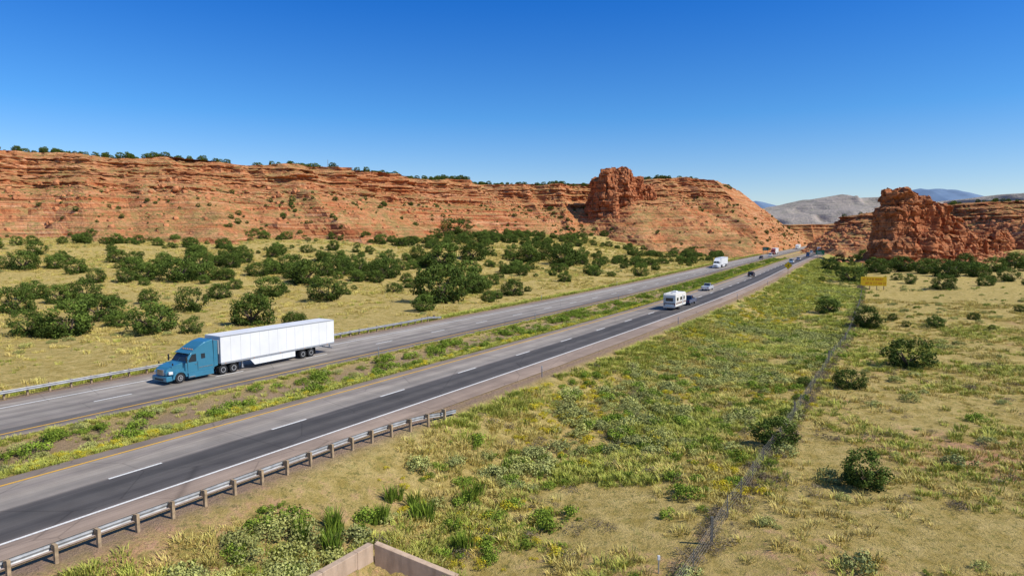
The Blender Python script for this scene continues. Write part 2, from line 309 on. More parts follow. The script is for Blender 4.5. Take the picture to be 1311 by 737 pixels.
# ------------------------------------------------------------------ buttes
def butte(name,lobes,mat,seed):
    Vs=[];Fs=[];b=0
    for li,(cx,cy,rx,ry,z0,z1) in enumerate(lobes):
        nt_,nz_=190,78; th=np.linspace(0,2*math.pi,nt_+1)[:-1]; t=np.linspace(0,1,nz_); H=z1-z0
        f=np.interp(t,[0,.12,.3,.6,.85,.94,1],[1.7,1.4,1.15,1.0,.88,.78,.62]); cap=np.linspace(.9,0,9)
        f=np.concatenate([f,.62*cap]); zz=np.concatenate([z0+H*t,z1+1.4*(1-cap)])
        A,Zz=np.meshgrid(th,zz,indexing='ij'); Fm=f[None]*np.ones_like(A)
        x=cx+np.cos(A)*rx*Fm; y=cy+np.sin(A)*ry*Fm; wgt=np.minimum(1,Fm/.6)
        r=(fbm(x/11,y/11,Zz/26,3,seed+li)-.5)*9+(1-np.abs(2*vn(x/5,y/5,Zz/22,seed+5+li)-1)-.5)*3+(fbm(x/2.2,y/2.2,Zz/2.6,3,seed+8)-.5)*2.2
        r=r+(block(x,y,Zz,4.5,6.5,seed+20)-.5)*4.0+(block(x,y,Zz,2.2,2.6,seed+30)-.5)*1.8+(vn(Zz/1.7,0,0,seed+2)-.5)*1.6
        r=r*wgt; x=x+np.cos(A)*r; y=y+np.sin(A)*r
        tz=sm(.6,1,(Zz-z0)/H); Zz=Zz+tz*((fbm(x/7,y/7,0,3,seed+9)-.5)*6+(block(x,y,x*0,3.6,1,seed+60)-.5)*3.4)
        V=np.stack([x,y,Zz],-1); m=len(zz); idx=np.arange(nt_)[:,None]*m+np.arange(m-1)[None]; nx_=((np.arange(nt_)+1)%nt_)[:,None]*m+np.arange(m-1)[None]
        F=np.stack([idx,nx_,nx_+1,idx+1],-1).reshape(-1,4)+b; Vs.append(V.reshape(-1,3));Fs.append(F); b+=nt_*m
    mkobj(name,np.concatenate(Vs),np.concatenate(Fs),[mat])
butte('rock_butte',[(222,394,9,10,-2,38),(233,396,8,9,-2,34.5),(213,388,6,7,-2,28),(244,400,9,9,-2,29),(255,405,9,9,-3,23),(226,388,15,13,-4,14),(267,410,11,9,-3,15),(213,380,11,8,-3,10),(281,416,9,8,-3,12),(294,420,9,8,-3,15),(250,394,9,7,-3,11)],M_butte,50)
butte('rock_outcrop',[(86,598,9,12,14,67),(96,601,9,11,14,69),(76,605,8,12,14,60),(107,608,9,10,14,62),(118,616,8,10,14,56)],M_butte,80)
# ------------------------------------------------------------------ plants
def leafmesh(name,mats,clumps,leaf,nper,limbs=True,seed=0):
    r=np.random.default_rng(seed); vs=[];fs=[];mi=[];lc=[]
    def tube(a,b_,r0,r1,n=6):
        a=Vector(a);b_=Vector(b_);d=(b_-a).normalized();q=d.to_track_quat('Z','Y'); k=len(vs)
        for (c,rr) in ((a,r0),(b_,r1)):
            for i in range(n):
                v=c+q@Vector((math.cos(i*2*math.pi/n)*rr,math.sin(i*2*math.pi/n)*rr,0)); vs.append(tuple(v)); lc.append(.3)
        for i in range(n): fs.append((k+i,k+(i+1)%n,k+n+(i+1)%n,k+n+i)); mi.append(0)
    if limbs:
        tube((0,0,-.15),(0.02,.03,.35),.10,.075)
        for i in range(6):
            a=i*1.05+r.uniform(-.3,.3); mid=(math.cos(a)*.28,math.sin(a)*.28,.55); tube((0.02,.03,.22),mid,.055,.04); tube(mid,(math.cos(a)*.62,math.sin(a)*.62,r.uniform(.7,1.1)),.04,.012)
    for (cx,cy,cz,cr,tone) in clumps:
        c=np.array([cx,cy,cz]); n=int(nper*(cr/.25)**1.5)
        P=r.normal(size=(n,3)); P/=np.linalg.norm(P,axis=1)[:,None]; P=P*(r.uniform(.35,1,size=(n,1))**.6)*cr; P[:,2]*=.85
        NN=P/np.linalg.norm(P,axis=1)[:,None]+r.normal(size=(n,3))*.45+np.array([0,0,.2]); NN/=np.linalg.norm(NN,axis=1)[:,None]
        TT_=np.cross(NN,r.normal(size=(n,3))); TT_/=np.linalg.norm(TT_,axis=1)[:,None]; BB=np.cross(NN,TT_)
        s1=leaf*r.uniform(.6,1.3,n); s2=s1*r.uniform(.5,.9,n); Q=c+P; Q[:,2]=np.maximum(Q[:,2],.02)
        for i in range(n):
            k=len(vs)
            for (a,b_) in ((-1,-.6),(.7,-1),(1,.5),(-.5,1)): vs.append(tuple(Q[i]+TT_[i]*(a*s1[i]*.5)+BB[i]*(b_*s2[i]*.5)))
            fs.append((k,k+1,k+2,k+3)); mi.append(1)
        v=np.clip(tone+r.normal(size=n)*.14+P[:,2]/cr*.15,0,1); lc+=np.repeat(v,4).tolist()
    me=bpy.data.meshes.new(name); me.from_pydata(vs,[],fs)
    for m in mats: me.materials.append(m)
    me.polygons.foreach_set('material_index',mi); a=np.array(lc); setcol(me,'lc',np.stack([a,a,a,np.ones_like(a)],-1)); me.update(); return me
M_bark=simple('juniper_bark',(.14,.10,.07),.95,.1,var=.3,scale=6)
M_jun=foliage('juniper_foliage',(.016,.034,.007),(.155,.215,.035))
M_sage=foliage('sagebrush_foliage',(.14,.16,.05),(.44,.45,.16),(.46,.44,.11))
M_grn=foliage('green_shrub_foliage',(.06,.11,.014),(.30,.39,.045))
M_yel=foliage('rabbitbrush_flowers',(.26,.29,.04),(.78,.58,.03))
M_grassg=foliage('grass_green',(.17,.22,.03),(.50,.54,.09),(.62,.53,.15))
M_grasss=foliage('grass_straw',(.44,.33,.09),(.76,.60,.22),(.50,.49,.12))
M_dead=foliage('tumbleweed_twigs',(.12,.085,.055),(.30,.24,.16))
def junclumps(seed,n=74,sx=1.1,sz=.85):
    r=np.random.default_rng(seed); out=[]; lob=r.normal(size=(6,3)); lob/=np.linalg.norm(lob,axis=1)[:,None]
    for i in range(n):
        d=r.normal(size=3); d/=np.linalg.norm(d)
        bulge=.76+.36*max(0,float((lob@d).max())-.25)+r.uniform(-.08,.08); rr=bulge*(r.uniform(.45,1.)**.5)
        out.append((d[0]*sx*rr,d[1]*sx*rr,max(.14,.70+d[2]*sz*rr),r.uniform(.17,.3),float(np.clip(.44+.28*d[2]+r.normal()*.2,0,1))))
    return out
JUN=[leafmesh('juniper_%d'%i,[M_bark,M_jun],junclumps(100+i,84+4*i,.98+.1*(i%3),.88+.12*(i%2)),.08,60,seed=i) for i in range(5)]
def shrub(name,mat,seed,n=14,leaf=.065,nper=60,h=.42,sp=.55):
    r=np.random.default_rng(seed); cl=[]
    for i in range(n):
        a=r.uniform(0,6.28);q=r.uniform(0,1)**.6*sp; cl.append((math.cos(a)*q,math.sin(a)*q,h*(1-.55*q/sp)*r.uniform(.5,1.),r.uniform(.14,.24),r.uniform(.3,.8)))
    return leafmesh(name,[M_bark,mat],cl,leaf,nper,limbs=False,seed=seed)
SAGE=[shrub('sage_%d'%i,M_sage,200+i,16+i*3) for i in range(3)]
GSH=[shrub('gshrub_%d'%i,M_grn,220+i,16+i*2,.07,60,.5) for i in range(2)]
YEL=[shrub('yshrub_%d'%i,M_yel,240+i,13,.065,50,.42,.5) for i in range(2)]
DEAD=[shrub('dead_%d'%i,M_dead,260+i,12,.05,36,.36,.5) for i in range(2)]
def tuft(name,mat,seed,n=26,h=.5,w=.035,lean=.5,base=.16):
    r=np.random.default_rng(seed);vs=[];fs=[];lc=[]
    for i in range(n):
        a=r.uniform(0,6.28);q=r.uniform(0,1)**.5*base;x,y=math.cos(a)*q,math.sin(a)*q; b=a+r.normal()*.6; L=h*r.uniform(.5,1.1); ln=r.uniform(.1,lean)*L
        px,py=-math.sin(b+r.normal())*w*.5,math.cos(b)*w*.5; k=len(vs); v=r.uniform(.1,1)
        vs+= [(x-px,y-py,-.05),(x+px,y+py,-.05),(x+math.cos(b)*ln*.4+px,y+math.sin(b)*ln*.4+py,L*.6),(x+math.cos(b)*ln*.4-px,y+math.sin(b)*ln*.4-py,L*.6),(x+math.cos(b)*ln,y+math.sin(b)*ln,L)]
        fs+=[(k,k+1,k+2,k+3),(k+3,k+2,k+4)]; lc+=[v*.5,v*.5,v*.8,v*.8,v]
    me=bpy.data.meshes.new(name); me.from_pydata(vs,[],fs); me.materials.append(mat); a=np.array(lc); setcol(me,'lc',np.stack([a,a,a,np.ones_like(a)],-1)); return me
TG=[tuft('tg%d'%i,M_grassg,300+i,34,.20+.06*i,.026,1.4,.24) for i in range(2)]
TS=[tuft('ts%d'%i,M_grasss,320+i,34,.19+.06*i,.026,1.5,.26) for i in range(2)]
TALL=[tuft('tall%d'%i,M_grn,340+i,70,1.2,.05,.45,.35) for i in range(2)]
def bould(seed):
    bm=bmesh.new(); bmesh.ops.create_icosphere(bm,subdivisions=2,radius=.5)
    for v in bm.verts:
        c=v.co; q=.75+.5*float(vn(c.x*2.2+seed,c.y*2.2,c.z*2.2)[0]); v.co=Vector((c.x*q*1.2,c.y*q*.9,c.z*q*.8))
        for ax in range(3): v.co[ax]=max(-.42,min(.42,v.co[ax]))
    me=bpy.data.meshes.new('boulder%d'%seed); bm.to_mesh(me); bm.free(); me.materials.append(M_boulder); return me
BLD=[bould(i) for i in (1,2,3)]
def scatter(name,childname,meshes,X,Y,Z,S):
    n=len(X)
    if n==0: return
    var=rng.integers(0,len(meshes),n)
    for i,me in enumerate(meshes):
        k=np.where(var==i)[0]
        if len(k)==0: continue
        th=rng.uniform(0,6.283,len(k)); h=S[k]/2*math.sqrt(2); c=[]
        for j in range(4):
            a=th+j*math.pi/2; c.append(np.stack([X[k]+np.cos(a)*h,Y[k]+np.sin(a)*h,Z[k]],-1))
        V=np.stack(c,1).reshape(-1,3); F=np.arange(len(k)*4).reshape(-1,4)
        p=mkobj(name,V,F,[]); p.instance_type='FACES'; p.use_instance_faces_scale=True; p.instance_faces_scale=1; p.show_instancer_for_render=False; p.show_instancer_for_viewport=False
        ch=bpy.data.objects.new(childname,me); COL.objects.link(ch); ch.parent=p
def inview(x,y): return (y>8)&(np.abs(x)<y*.95+14)
def sow(n,s0,s1,d0,d1,fn=None,pw=1.):
    u=rng.uniform(0,1,n)**pw; s=s0+(s1-s0)*u; d=rng.uniform(d0,d1,n); x,y=R(s,d); k=inview(x,y)
    k&=~((np.abs(s-CS)<3.6)&(d>CD-1)&(d<CD+5))
    if fn is not None: k&=rng.uniform(0,1,n)<fn(s,d,x,y)
    x,y=x[k],y[k]; return x,y,hz(x,y)
def cat(*a): return [np.concatenate([q[i] for q in a]) for i in range(3)]
clump=lambda sc_,lo,hi,sd: (lambda s,d,x,y: sm(lo,hi,fbm(x/sc_,y/sc_,0,4,sd)))
def szs(n,lo,hi): return lo+(hi-lo)*rng.uniform(0,1,n)**1.6
# right side
a=sow(22000,5,120,-32.5,-9,clump(5,.46,.62,61)); b=sow(26000,5,150,-9,95,clump(6,.46,.64,62)); c=sow(17000,100,420,-32.5,-9,clump(8,.3,.55,63),1.3)
x,y,z=cat(a,b,c); scatter('grass_tufts','green_tuft',TG,x,y,z,szs(len(x),.6,1.8)*(1+.004*y))
a=sow(14000,5,120,-32,-9,clump(5,.42,.65,64)); b=sow(34000,5,200,-9,140,clump(5,.42,.62,65))
x,y,z=cat(a,b); scatter('dry_grass_tufts','straw_tuft',TS,x,y,z,szs(len(x),.6,1.8)*(1+.004*y))
a=sow(2300,5,130,-30,-9,clump(7,.44,.62,66)); b=sow(1700,5,260,-9,140,clump(12,.48,.7,67)); c=sow(700,120,400,-31,-9)
x,y,z=cat(a,b,c); scatter('sagebrush','sage',SAGE,x,y,z,szs(len(x),.4,2.1))
a=sow(900,5,130,-31,-10,clump(7,.45,.62,68)); b=sow(260,20,300,-8,140); c=sow(70,12,300,-10.6,-8.4)
x,y,z=cat(a,b,c); scatter('green_shrubs','shrub',GSH,x,y,z,szs(len(x),.4,1.7))
a=sow(1700,50,330,-32,-20,clump(12,.40,.58,69)); b=sow(700,60,400,-24,-9,clump(12,.45,.65,70)); c=sow(1000,5,90,-31,-8,clump(8,.46,.62,72))
x,y,z=cat(a,b,c); scatter('yellow_rabbitbrush','rabbitbrush',YEL,x,y,z,szs(len(x),.3,1.2))
a=sow(1100,5,300,-10.3,-8.7); b=sow(900,5,110,-32,20,clump(7,.5,.66,71))
x,y,z=cat(a,b); scatter('dead_brush','twigs',DEAD,x,y,z,rng.uniform(.5,1.5,len(x)))
pts=[sight(px+random.uniform(-14,14),py+random.uniform(-8,8)) for (px,py) in [(430,690),(440,680),(425,700),(478,672),(540,655),(545,668),(505,640),(590,700),(600,640),(660,600),(380,690)] for k in range(3)]
P=np.array(pts); scatter('tall_weeds','weed',TALL,P[:,0],P[:,1],P[:,2],rng.uniform(.5,1.2,len(P)))
# median
a=sow(8500,-5,420,-50.2,-47.7); b=sow(2600,-5,420,-56.7,-55.7); c=sow(2600,-5,420,-55,-49)
x,y,z=cat(a,b,c); scatter('median_grass','tuft',TG,x,y,z,rng.uniform(.6,1.4,len(x)))
x,y,z=cat(sow(620,0,420,-55,-52.2,clump(7,.34,.52,73)),sow(170,20,420,-51,-49)); scatter('median_shrubs','shrub',GSH,x,y,z,rng.uniform(.7,1.9,len(x)))
x,y,z=cat(sow(800,0,420,-50.2,-48)); scatter('median_rabbitbrush','rabbitbrush',YEL,x,y,z,rng.uniform(.4,.9,len(x)))
x,y,z=cat(sow(260,0,420,-55.5,-49)); scatter('median_sagebrush','sage',SAGE,x,y,z,rng.uniform(.6,1.3,len(x)))
# left field
a=sow(42000,0,480,-330,-72,clump(8,.36,.6,75)); x,y,z=a; scatter('dry_grass_tufts','straw_tuft',TS,x,y,z,rng.uniform(.9,2.1,len(x))*(1+.002*y))
a=sow(9000,0,480,-330,-72,clump(12,.5,.68,76)); b=sow(5000,0,480,-76,-71.5); x,y,z=cat(a,b); scatter('grass_tufts','green_tuft',TG,x,y,z,rng.uniform(.9,2.,len(x))*(1+.002*y))
a=sow(2800,0,520,-360,-73,clump(20,.4,.65,77)); x,y,z=a; scatter('sagebrush','sage',SAGE,x,y,z,rng.uniform(.7,1.9,len(x)))
JL=[(195,428,28),(245,401,19),(281,384,14),(322,417,31),(346,383,20),(420,386,23),(457,354,15),(493,357,18),(391,365,24),(372,352,16),(210,341,13),(258,345,13),(562,390,31),(592,366,22),(605,378,20),(626,389,11),(640,359,6),(668,355,7),(604,334,18),(566,344,20),(535,334,12),(582,318,16),(722,341,19),(678,337,14),(655,330,11),(700,330,11),(765,345,7),(128,412,26),(150,420,17),(92,432,27),(62,434,18),(35,430,22),(18,402,21),(44,384,18),(77,390,15),(110,398,15),(228,362,20),(262,360,18),(290,360,12),(187,360,15),(160,364,12),(110,386,18),(30,346,18),(72,345,14),(100,352,13),(150,338,12),(60,312,12),(330,355,14),(425,333,14),(412,322,12),(470,322,11),(440,338,10),(300,372,9),(350,352,12),
(1105,624,28),(993,574,26),(1163,472,26),(1088,498,19),(1060,402,16),(1110,422,17),(1197,421,11),(1090,363,14),(1246,411,7),(1030,497,9),(1270,425,5),(1143,412,6),(1290,362,13),(1063,348,12),(1120,348,13),(1155,350,15),(1185,352,15),(1215,356,16),(1208,372,14),(1250,356,14),(1275,350,14),(1300,345,15),(1165,365,8),(1236,342,12),(1140,336,11),(1105,335,8),(1305,402,7),(1160,420,5)]
sx0=[]
for i,(px,py,r) in enumerate(JL):
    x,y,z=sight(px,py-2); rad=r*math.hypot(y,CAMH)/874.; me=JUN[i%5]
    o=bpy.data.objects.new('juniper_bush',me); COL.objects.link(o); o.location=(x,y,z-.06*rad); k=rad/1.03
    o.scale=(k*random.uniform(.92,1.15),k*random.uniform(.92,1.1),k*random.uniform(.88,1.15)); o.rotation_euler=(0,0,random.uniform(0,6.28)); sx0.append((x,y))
def jmass(name,X,Y,Z,S): scatter(name,'juniper',JUN,X,Y,Z,S)
a=sow(4200,120,760,-420,-92,lambda s,d,x,y: sm(.42,.56,fbm(x/28,y/28,0,4,88))*sm(165,240,y)*(rimdist(x,y,RIM)>30))
b=sow(800,60,520,-330,-85,lambda s,d,x,y: sm(.46,.6,fbm(x/22,y/22,0,3,89))*(y>112))
x,y,z=cat(a,b)
keep=np.array([min(math.hypot(p-u,q-v) for u,v in sx0)>6 for p,q in zip(x,y)]); x,y,z=x[keep],y[keep],z[keep]
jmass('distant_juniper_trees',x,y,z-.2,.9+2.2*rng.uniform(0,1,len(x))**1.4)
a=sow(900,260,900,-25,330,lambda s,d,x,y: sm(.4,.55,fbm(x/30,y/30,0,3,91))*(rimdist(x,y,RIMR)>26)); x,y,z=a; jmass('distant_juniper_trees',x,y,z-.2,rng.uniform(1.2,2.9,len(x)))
def onmesa(M,n,cond,smin,smax,name,meshes,child,pw=1.,cl=None):
    X,Y,Z,O,T=M; ok=cond(O,T)&inview(X,Y)
    if cl: ok&=fbm(X/cl,Y/cl,0,3,7)>.5
    idx=np.argwhere(ok); k=idx[rng.integers(0,len(idx),n)]; i,j=k[:,0],k[:,1]
    xx=X[i,j]+rng.uniform(-.5,.5,n);yy=Y[i,j]+rng.uniform(-.5,.5,n)
    scatter(name,child,meshes,xx,yy,Z[i,j]-.15,smin+(smax-smin)*rng.uniform(0,1,n)**pw)
def toptrees(M,n,dmax,smax,th=.43):
    X,Y,Z,O,T=M; idx=np.argwhere(inview(X[:,0],Y[:,0]))[:,0]; i=idx[rng.integers(0,len(idx),n)]; o=-.5-dmax*rng.uniform(0,1,n)**1.5
    x1,y1,z1=X[i,6],Y[i,6],Z[i,6]; x0,y0,z0=X[i,2],Y[i,2],Z[i,2]; L=np.hypot(x1-x0,y1-y0); f=-o/L; x=x1+(x0-x1)*f;y=y1+(y0-y1)*f;z=z1+(z0-z1)*f
    k=fbm(x/16,y/16,0,3,17)>th; n2=k.sum()
    scatter('distant_juniper_trees','juniper',JUN,x[k],y[k],z[k]-.1,.55+smax*rng.uniform(0,1,n2)**1.7)
toptrees(ML,2300,60,1.9); toptrees(MR,350,50,1.6)
onmesa(ML,750,lambda O,T:(T>22)&(T<62),.45,1.8,'distant_juniper_trees',JUN,'juniper',1.7,25)
onmesa(ML,450,lambda O,T:(T>20)&(T<62),.4,1.2,'distant_juniper_trees',JUN,'juniper',1.8)
onmesa(ML,3600,lambda O,T:(T>18)&(T<62),.5,1.5,'sagebrush',SAGE,'sage')
onmesa(ML,3600,lambda O,T:(T>15)&(T<52),.5,3.4,'talus_boulders',BLD,'boulder',3.)
onmesa(MR,2200,lambda O,T:(T>12)&(T<58),.6,3.6,'talus_boulders',BLD,'boulder',2.)
th=rng.uniform(0,6.28,900); rr=rng.uniform(10,42,900); x=240+np.cos(th)*rr*1.3; y=390+np.sin(th)*rr; scatter('talus_boulders','boulder',BLD,x,y,hz(x,y),.6+3*rng.uniform(0,1,900)**2)
# ------------------------------------------------------------------ object part helpers
def empty(name,loc=(0,0,0),rz=0):
    e=bpy.data.objects.new(name,None); COL.objects.link(e); e.location=loc; e.rotation_euler=(0,0,rz); e.empty_display_size=.5; return e
def fin(bm,name,mat,parent,smooth=False,bev=0,seg=2):
    if bev: bmesh.ops.bevel(bm,geom=bm.edges[:],offset=bev,segments=seg,affect='EDGES',profile=.5,clamp_overlap=True)
    bmesh.ops.recalc_face_normals(bm,faces=bm.faces)
    me=bpy.data.meshes.new(name); bm.to_mesh(me); bm.free(); me.materials.append(mat)
    if smooth:
        for p in me.polygons: p.use_smooth=True
    o=bpy.data.objects.new(name,me); COL.objects.link(o)
    if parent: o.parent=parent
    return o
def box(name,x0,x1,y0,y1,z0,z1,mat,par,bev=0):
    bm=bmesh.new(); bmesh.ops.create_cube(bm,size=1)
    for v in bm.verts: v.co=Vector(((x0+x1)/2+v.co.x*(x1-x0),(y0+y1)/2+v.co.y*(y1-y0),(z0+z1)/2+v.co.z*(z1-z0)))
    return fin(bm,name,mat,par,False,bev)
def cyl(name,c,r,h,axis,mat,par,n=24,r2=None,bev=0):
    bm=bmesh.new(); bmesh.ops.create_cone(bm,cap_ends=True,segments=n,radius1=r,radius2=r if r2 is None else r2,depth=h)
    M={'X':Matrix.Rotation(math.pi/2,4,'Y'),'Y':Matrix.Rotation(math.pi/2,4,'X'),'Z':Matrix.Identity(4)}[axis]
    bmesh.ops.transform(bm,matrix=Matrix.Translation(c)@M,verts=bm.verts); return fin(bm,name,mat,par,False,bev)
def prism(name,prof,hw,mat,par,bev=0,y0=None):
    bm=bmesh.new(); L=[];Rr=[]
    for (x,z) in prof:
        w=hw(x,z) if callable(hw) else hw
        L.append(bm.verts.new((x,w,z))); Rr.append(bm.verts.new((x,-w if y0 is None else y0,z)))
    bm.faces.new(L); bm.faces.new(Rr[::-1]); n=len(prof)
    for i in range(n): bm.faces.new((L[i],Rr[i],Rr[(i+1)%n],L[(i+1)%n]))
    return fin(bm,name,mat,par,False,bev)
def poly(name,vs,mat,par):
    bm=bmesh.new(); bm.faces.new([bm.verts.new(v) for v in vs]); me=bpy.data.meshes.new(name); bm.to_mesh(me); bm.free(); me.materials.append(mat)
    o=bpy.data.objects.new(name,me); COL.objects.link(o); o.parent=par; return o
M_rub=simple('tyre_rubber',(.025,.025,.026),.85,.2); M_rim=simple('wheel_metal',(.6,.6,.6),.3,.5,.7); M_glass=simple('dark_glass',(.02,.028,.035),.08,.8)
M_dark=simple('dark_plastic',(.03,.03,.032),.6,.3); M_chr=simple('chrome_trim',(.75,.75,.76),.2,.5,.9); M_wp=simple('white_panel',(.76,.755,.74),.4,.4,var=.06,scale=.5); M_wp2=simple('white_panel_seam',(.50,.50,.5),.5,.4)
M_al=simple('aluminium_rail',(.50,.51,.53),.4,.5,.6); M_lamp=simple('headlamp_lens',(.8,.8,.78),.1,.6); M_redl=simple('tail_lamp',(.4,.01,.01),.2,.5); M_or=simple('amber_lamp',(.7,.25,.02),.3,.5)
M_blue=simple('blue_truck_paint',(.045,.21,.32),.3,.5,.15,.06,2,coat=.6)
def wheel(par,x,y,r,w,n='wheel',dual=False):
    sgn=1 if y>0 else -1
    cyl(n+'_tyre',(x,y,r),r,w,'Y',M_rub,par,28,bev=.03); cyl(n+'_rim',(x,y+sgn*w*.5,r),r*.56,.03,'Y',M_rim,par,20); cyl(n+'_hub',(x,y+sgn*(w*.5+.03),r),r*.2,.08,'Y',M_dark if dual else M_rim,par,12)
    cyl(n+'_dish',(x,y+sgn*(w*.5+.017),r),r*.42,.006,'Y',M_dark,par,20)
    if dual: cyl(n+'_inner',(x,y-sgn*(w+.04),r),r,w,'Y',M_rub,par,24,bev=.03)
def semi(name,s,d,paint,toward=True):
    x,y=R(s,d); h=heading(s)+(math.pi if toward else 0); E=empty(name,(float(x),float(y),.012),h)
    cw=lambda x_,z_: 1.24-.055*max(0,z_-1.2)
    prism('cab',[(-1.95,.8),(-1.95,1.95),(-2.62,2.78),(-2.9,2.92),(-3.4,3.3),(-4.2,3.72),(-5.2,3.92),(-5.2,.8)],cw,paint,E,.07)
    hwf=lambda x_,z_: np.interp(-x_,[0,.5,1.95],[.86,.98,1.08])
    prism('hood',[(-.12,.85),(-.05,1.15),(-.16,1.45),(-.45,1.66),(-1.1,1.84),(-1.97,2.0),(-1.97,.85)],hwf,paint,E,.06)
    for sg in (1,-1):
        arc=[(-1.38+math.cos(a)*.80,.5+math.sin(a)*.80) for a in np.linspace(-.05,math.pi*.98,12)]; inn=[(-1.38+math.cos(a)*.60,.5+math.sin(a)*.60) for a in np.linspace(math.pi*.98,-.05,12)]
        bm=bmesh.new(); A=[bm.verts.new((p[0],sg*1.25,p[1])) for p in arc+inn]; B=[bm.verts.new((p[0],sg*.8,p[1])) for p in arc+inn]; n=24
        for i in range(n): bm.faces.new((A[i],B[i],B[(i+1)%n],A[(i+1)%n]))
        for i in range(11): bm.faces.new((A[i],A[i+1],A[22-i],A[23-i])); bm.faces.new((B[i],B[i+1],B[22-i],B[23-i]))
        fin(bm,'fender',paint,E)
        box('headlight',-.62,-.2,sg*1.12-.12,sg*1.12+.12,1.0,1.28,M_lamp,E,.04)
        box('side_skirt',-5.1,-2.25,sg*1.23-.04,sg*1.23+.04,.32,.82,paint,E,.03)
        cyl('fuel_tank',(-3.9,sg*.95,.62),.27,2.0,'X',M_chr,E,20,bev=.03)
        box('step',-2.95,-2.3,sg*1.3-.03,sg*1.3+.03,.42,.5,M_chr,E)
        ww=lambda z_: sg*(cw(0,z_)+.012)
        poly('door_window',[(-2.3,ww(2.0),2.02),(-2.74,ww(2.65),2.66),(-3.2,ww(2.65),2.68),(-3.2,ww(1.9),1.92),(-2.4,ww(1.9),1.92)],M_glass,E)
        poly('sleeper_window',[(-3.75,ww(2.05),2.1),(-3.75,ww(2.55),2.6),(-4.2,ww(2.55),2.6),(-4.2,ww(2.05),2.1)],M_glass,E)
        for xx in (-2.2,-3.32): box('door_seam',xx-.012,xx+.012,sg*1.245-.006,sg*1.245+.006,.95,1.9,M_dark,E)
        box('door_handle',-3.22,-3.05,sg*1.25-.02,sg*1.25+.02,1.62,1.67,M_chr,E)
        box('mirror',-1.98,-1.85,sg*1.5-.09,sg*1.5+.09,1.95,2.6,M_dark,E,.04); box('mirror_arm',-2.1,-1.95,min(sg*1.2,sg*1.5),max(sg*1.2,sg*1.5),2.2,2.25,M_dark,E)
        box('hood_mirror',-.7,-.62,sg*1.15-.07,sg*1.15+.07,1.85,2.1,M_dark,E,.02)
        prism('cab_extender',[(-5.2,1.0),(-5.2,3.8),(-5.65,3.7),(-5.65,1.1)],sg*1.2,paint,E,0,y0=sg*1.16)
        box('cab_stripe',-5.0,-3.45,sg*1.243-.006,sg*1.243+.006,1.22,1.27,M_chr,E)
        box('mudflap',-8.15,-8.1,sg*1.0-.3,sg*1.0+.3,.25,1.0,M_dark,E)
    for sg in (1,-1):
        p=[(-2.02,sg*.04,2.04),(-2.02,sg*1.06,2.04),(-2.58,sg*1.02,2.72),(-2.58,sg*.04,2.72)]
        poly('windshield',[tuple(Vector(q)+Vector((.03,0,.024))) for q in p],M_glass,E)
    prism('sun_visor',[(-2.35,2.80),(-2.75,2.98),(-2.78,2.92),(-2.38,2.75)],1.1,paint,E)
    for yy in (-.75,-.38,0,.38,.75): box('clearance_lamp',-3.1,-3.0,yy-.05,yy+.05,3.08,3.15,M_or,E)
    prism('bumper',[(0.05,.32),(.1,.5),(.06,.82),(-.5,.85),(-.62,.36)],1.2,paint,E,.05)
    box('bumper_intake',.06,.112,-.7,.7,.42,.6,M_dark,E,.01)
    box('grille',-.13,-.035,-.52,.52,.88,1.5,M_chr,E,.03)
    for k in range(5): box('grille_slat',-.05,-.022,-.46,.46,.93+.11*k,.99+.11*k,M_dark,E)
    box('frame_rail',-8.2,-.6,-.45,.45,.62,.95,M_dark,E,.02); box('fifth_wheel',-7.6,-6.2,-.5,.5,.95,1.12,M_dark,E,.02)
    for xx in (-6.25,-7.55):
        for sg in (1,-1): wheel(E,xx,sg*1.1,.51,.27,'drive_wheel',True)
        box('drive_axle',xx-.08,xx+.08,-1,1,.42,.6,M_dark,E)
    for sg in (1,-1): wheel(E,-1.38,sg*1.06,.51,.3,'steer_wheel')
    T0,T1=-5.95,-22.1
    box('trailer_box',T1,T0,-1.3,1.3,1.18,4.1,M_wp,E,.035)
    for sg in (1,-1):
        box('trailer_bottom_rail',T1+.02,T0-.02,sg*1.305-.015,sg*1.305+.015,1.1,1.3,M_al,E); box('trailer_top_rail',T1+.02,T0-.02,sg*1.305-.012,sg*1.305+.012,3.98,4.09,M_al,E)
        for k in range(1,13):
            xx=T0-k*1.242; box('panel_seam',xx-.014,xx+.014,sg*1.303-.004,sg*1.303+.004,1.32,3.97,M_wp2,E)
        prism('trailer_skirt',[(-9.6,1.09),(-15.9,1.09),(-15.9,.42),(-10.2,.42)],sg*1.27,M_wp,E,0,y0=sg*1.24)
        for xx in (-10.8,-12.4,-14.0,-15.4): box('skirt_seam',xx-.012,xx+.012,sg*1.272-.004,sg*1.272+.004,.43,1.08,M_wp2,E)
        box('landing_leg',-8.95,-8.8,sg*.85-.07,sg*.85+.07,.35,1.15,M_al,E); box('landing_foot',-9.02,-8.73,sg*.85-.13,sg*.85+.13,.3,.36,M_al,E)
        for xx in (-17.1,-18.35): wheel(E,xx,sg*1.12,.5,.27,'trailer_wheel',True)
        box('trailer_mudflap',-19.0,-18.96,sg*1.0-.3,sg*1.0+.3,.25,1.05,M_dark,E)
        for k in range(5): box('side_marker',T0-.6-k*3.6,T0-.5-k*3.6,sg*1.325-.008,sg*1.325+.008,1.16,1.22,M_or,E)
        box('tail_lamp',T1-.03,T1,sg*1.1-.1,sg*1.1+.1,1.14,1.26,M_redl,E)
        box('rear_guard_post',T1+.1,T1+.2,sg*.6-.05,sg*.6+.05,.55,1.15,M_al,E)
        for yy in (.35,.95): box('door_bar',T1-.04,T1-.005,sg*yy-.015,sg*yy+.015,1.3,4.0,M_al,E)
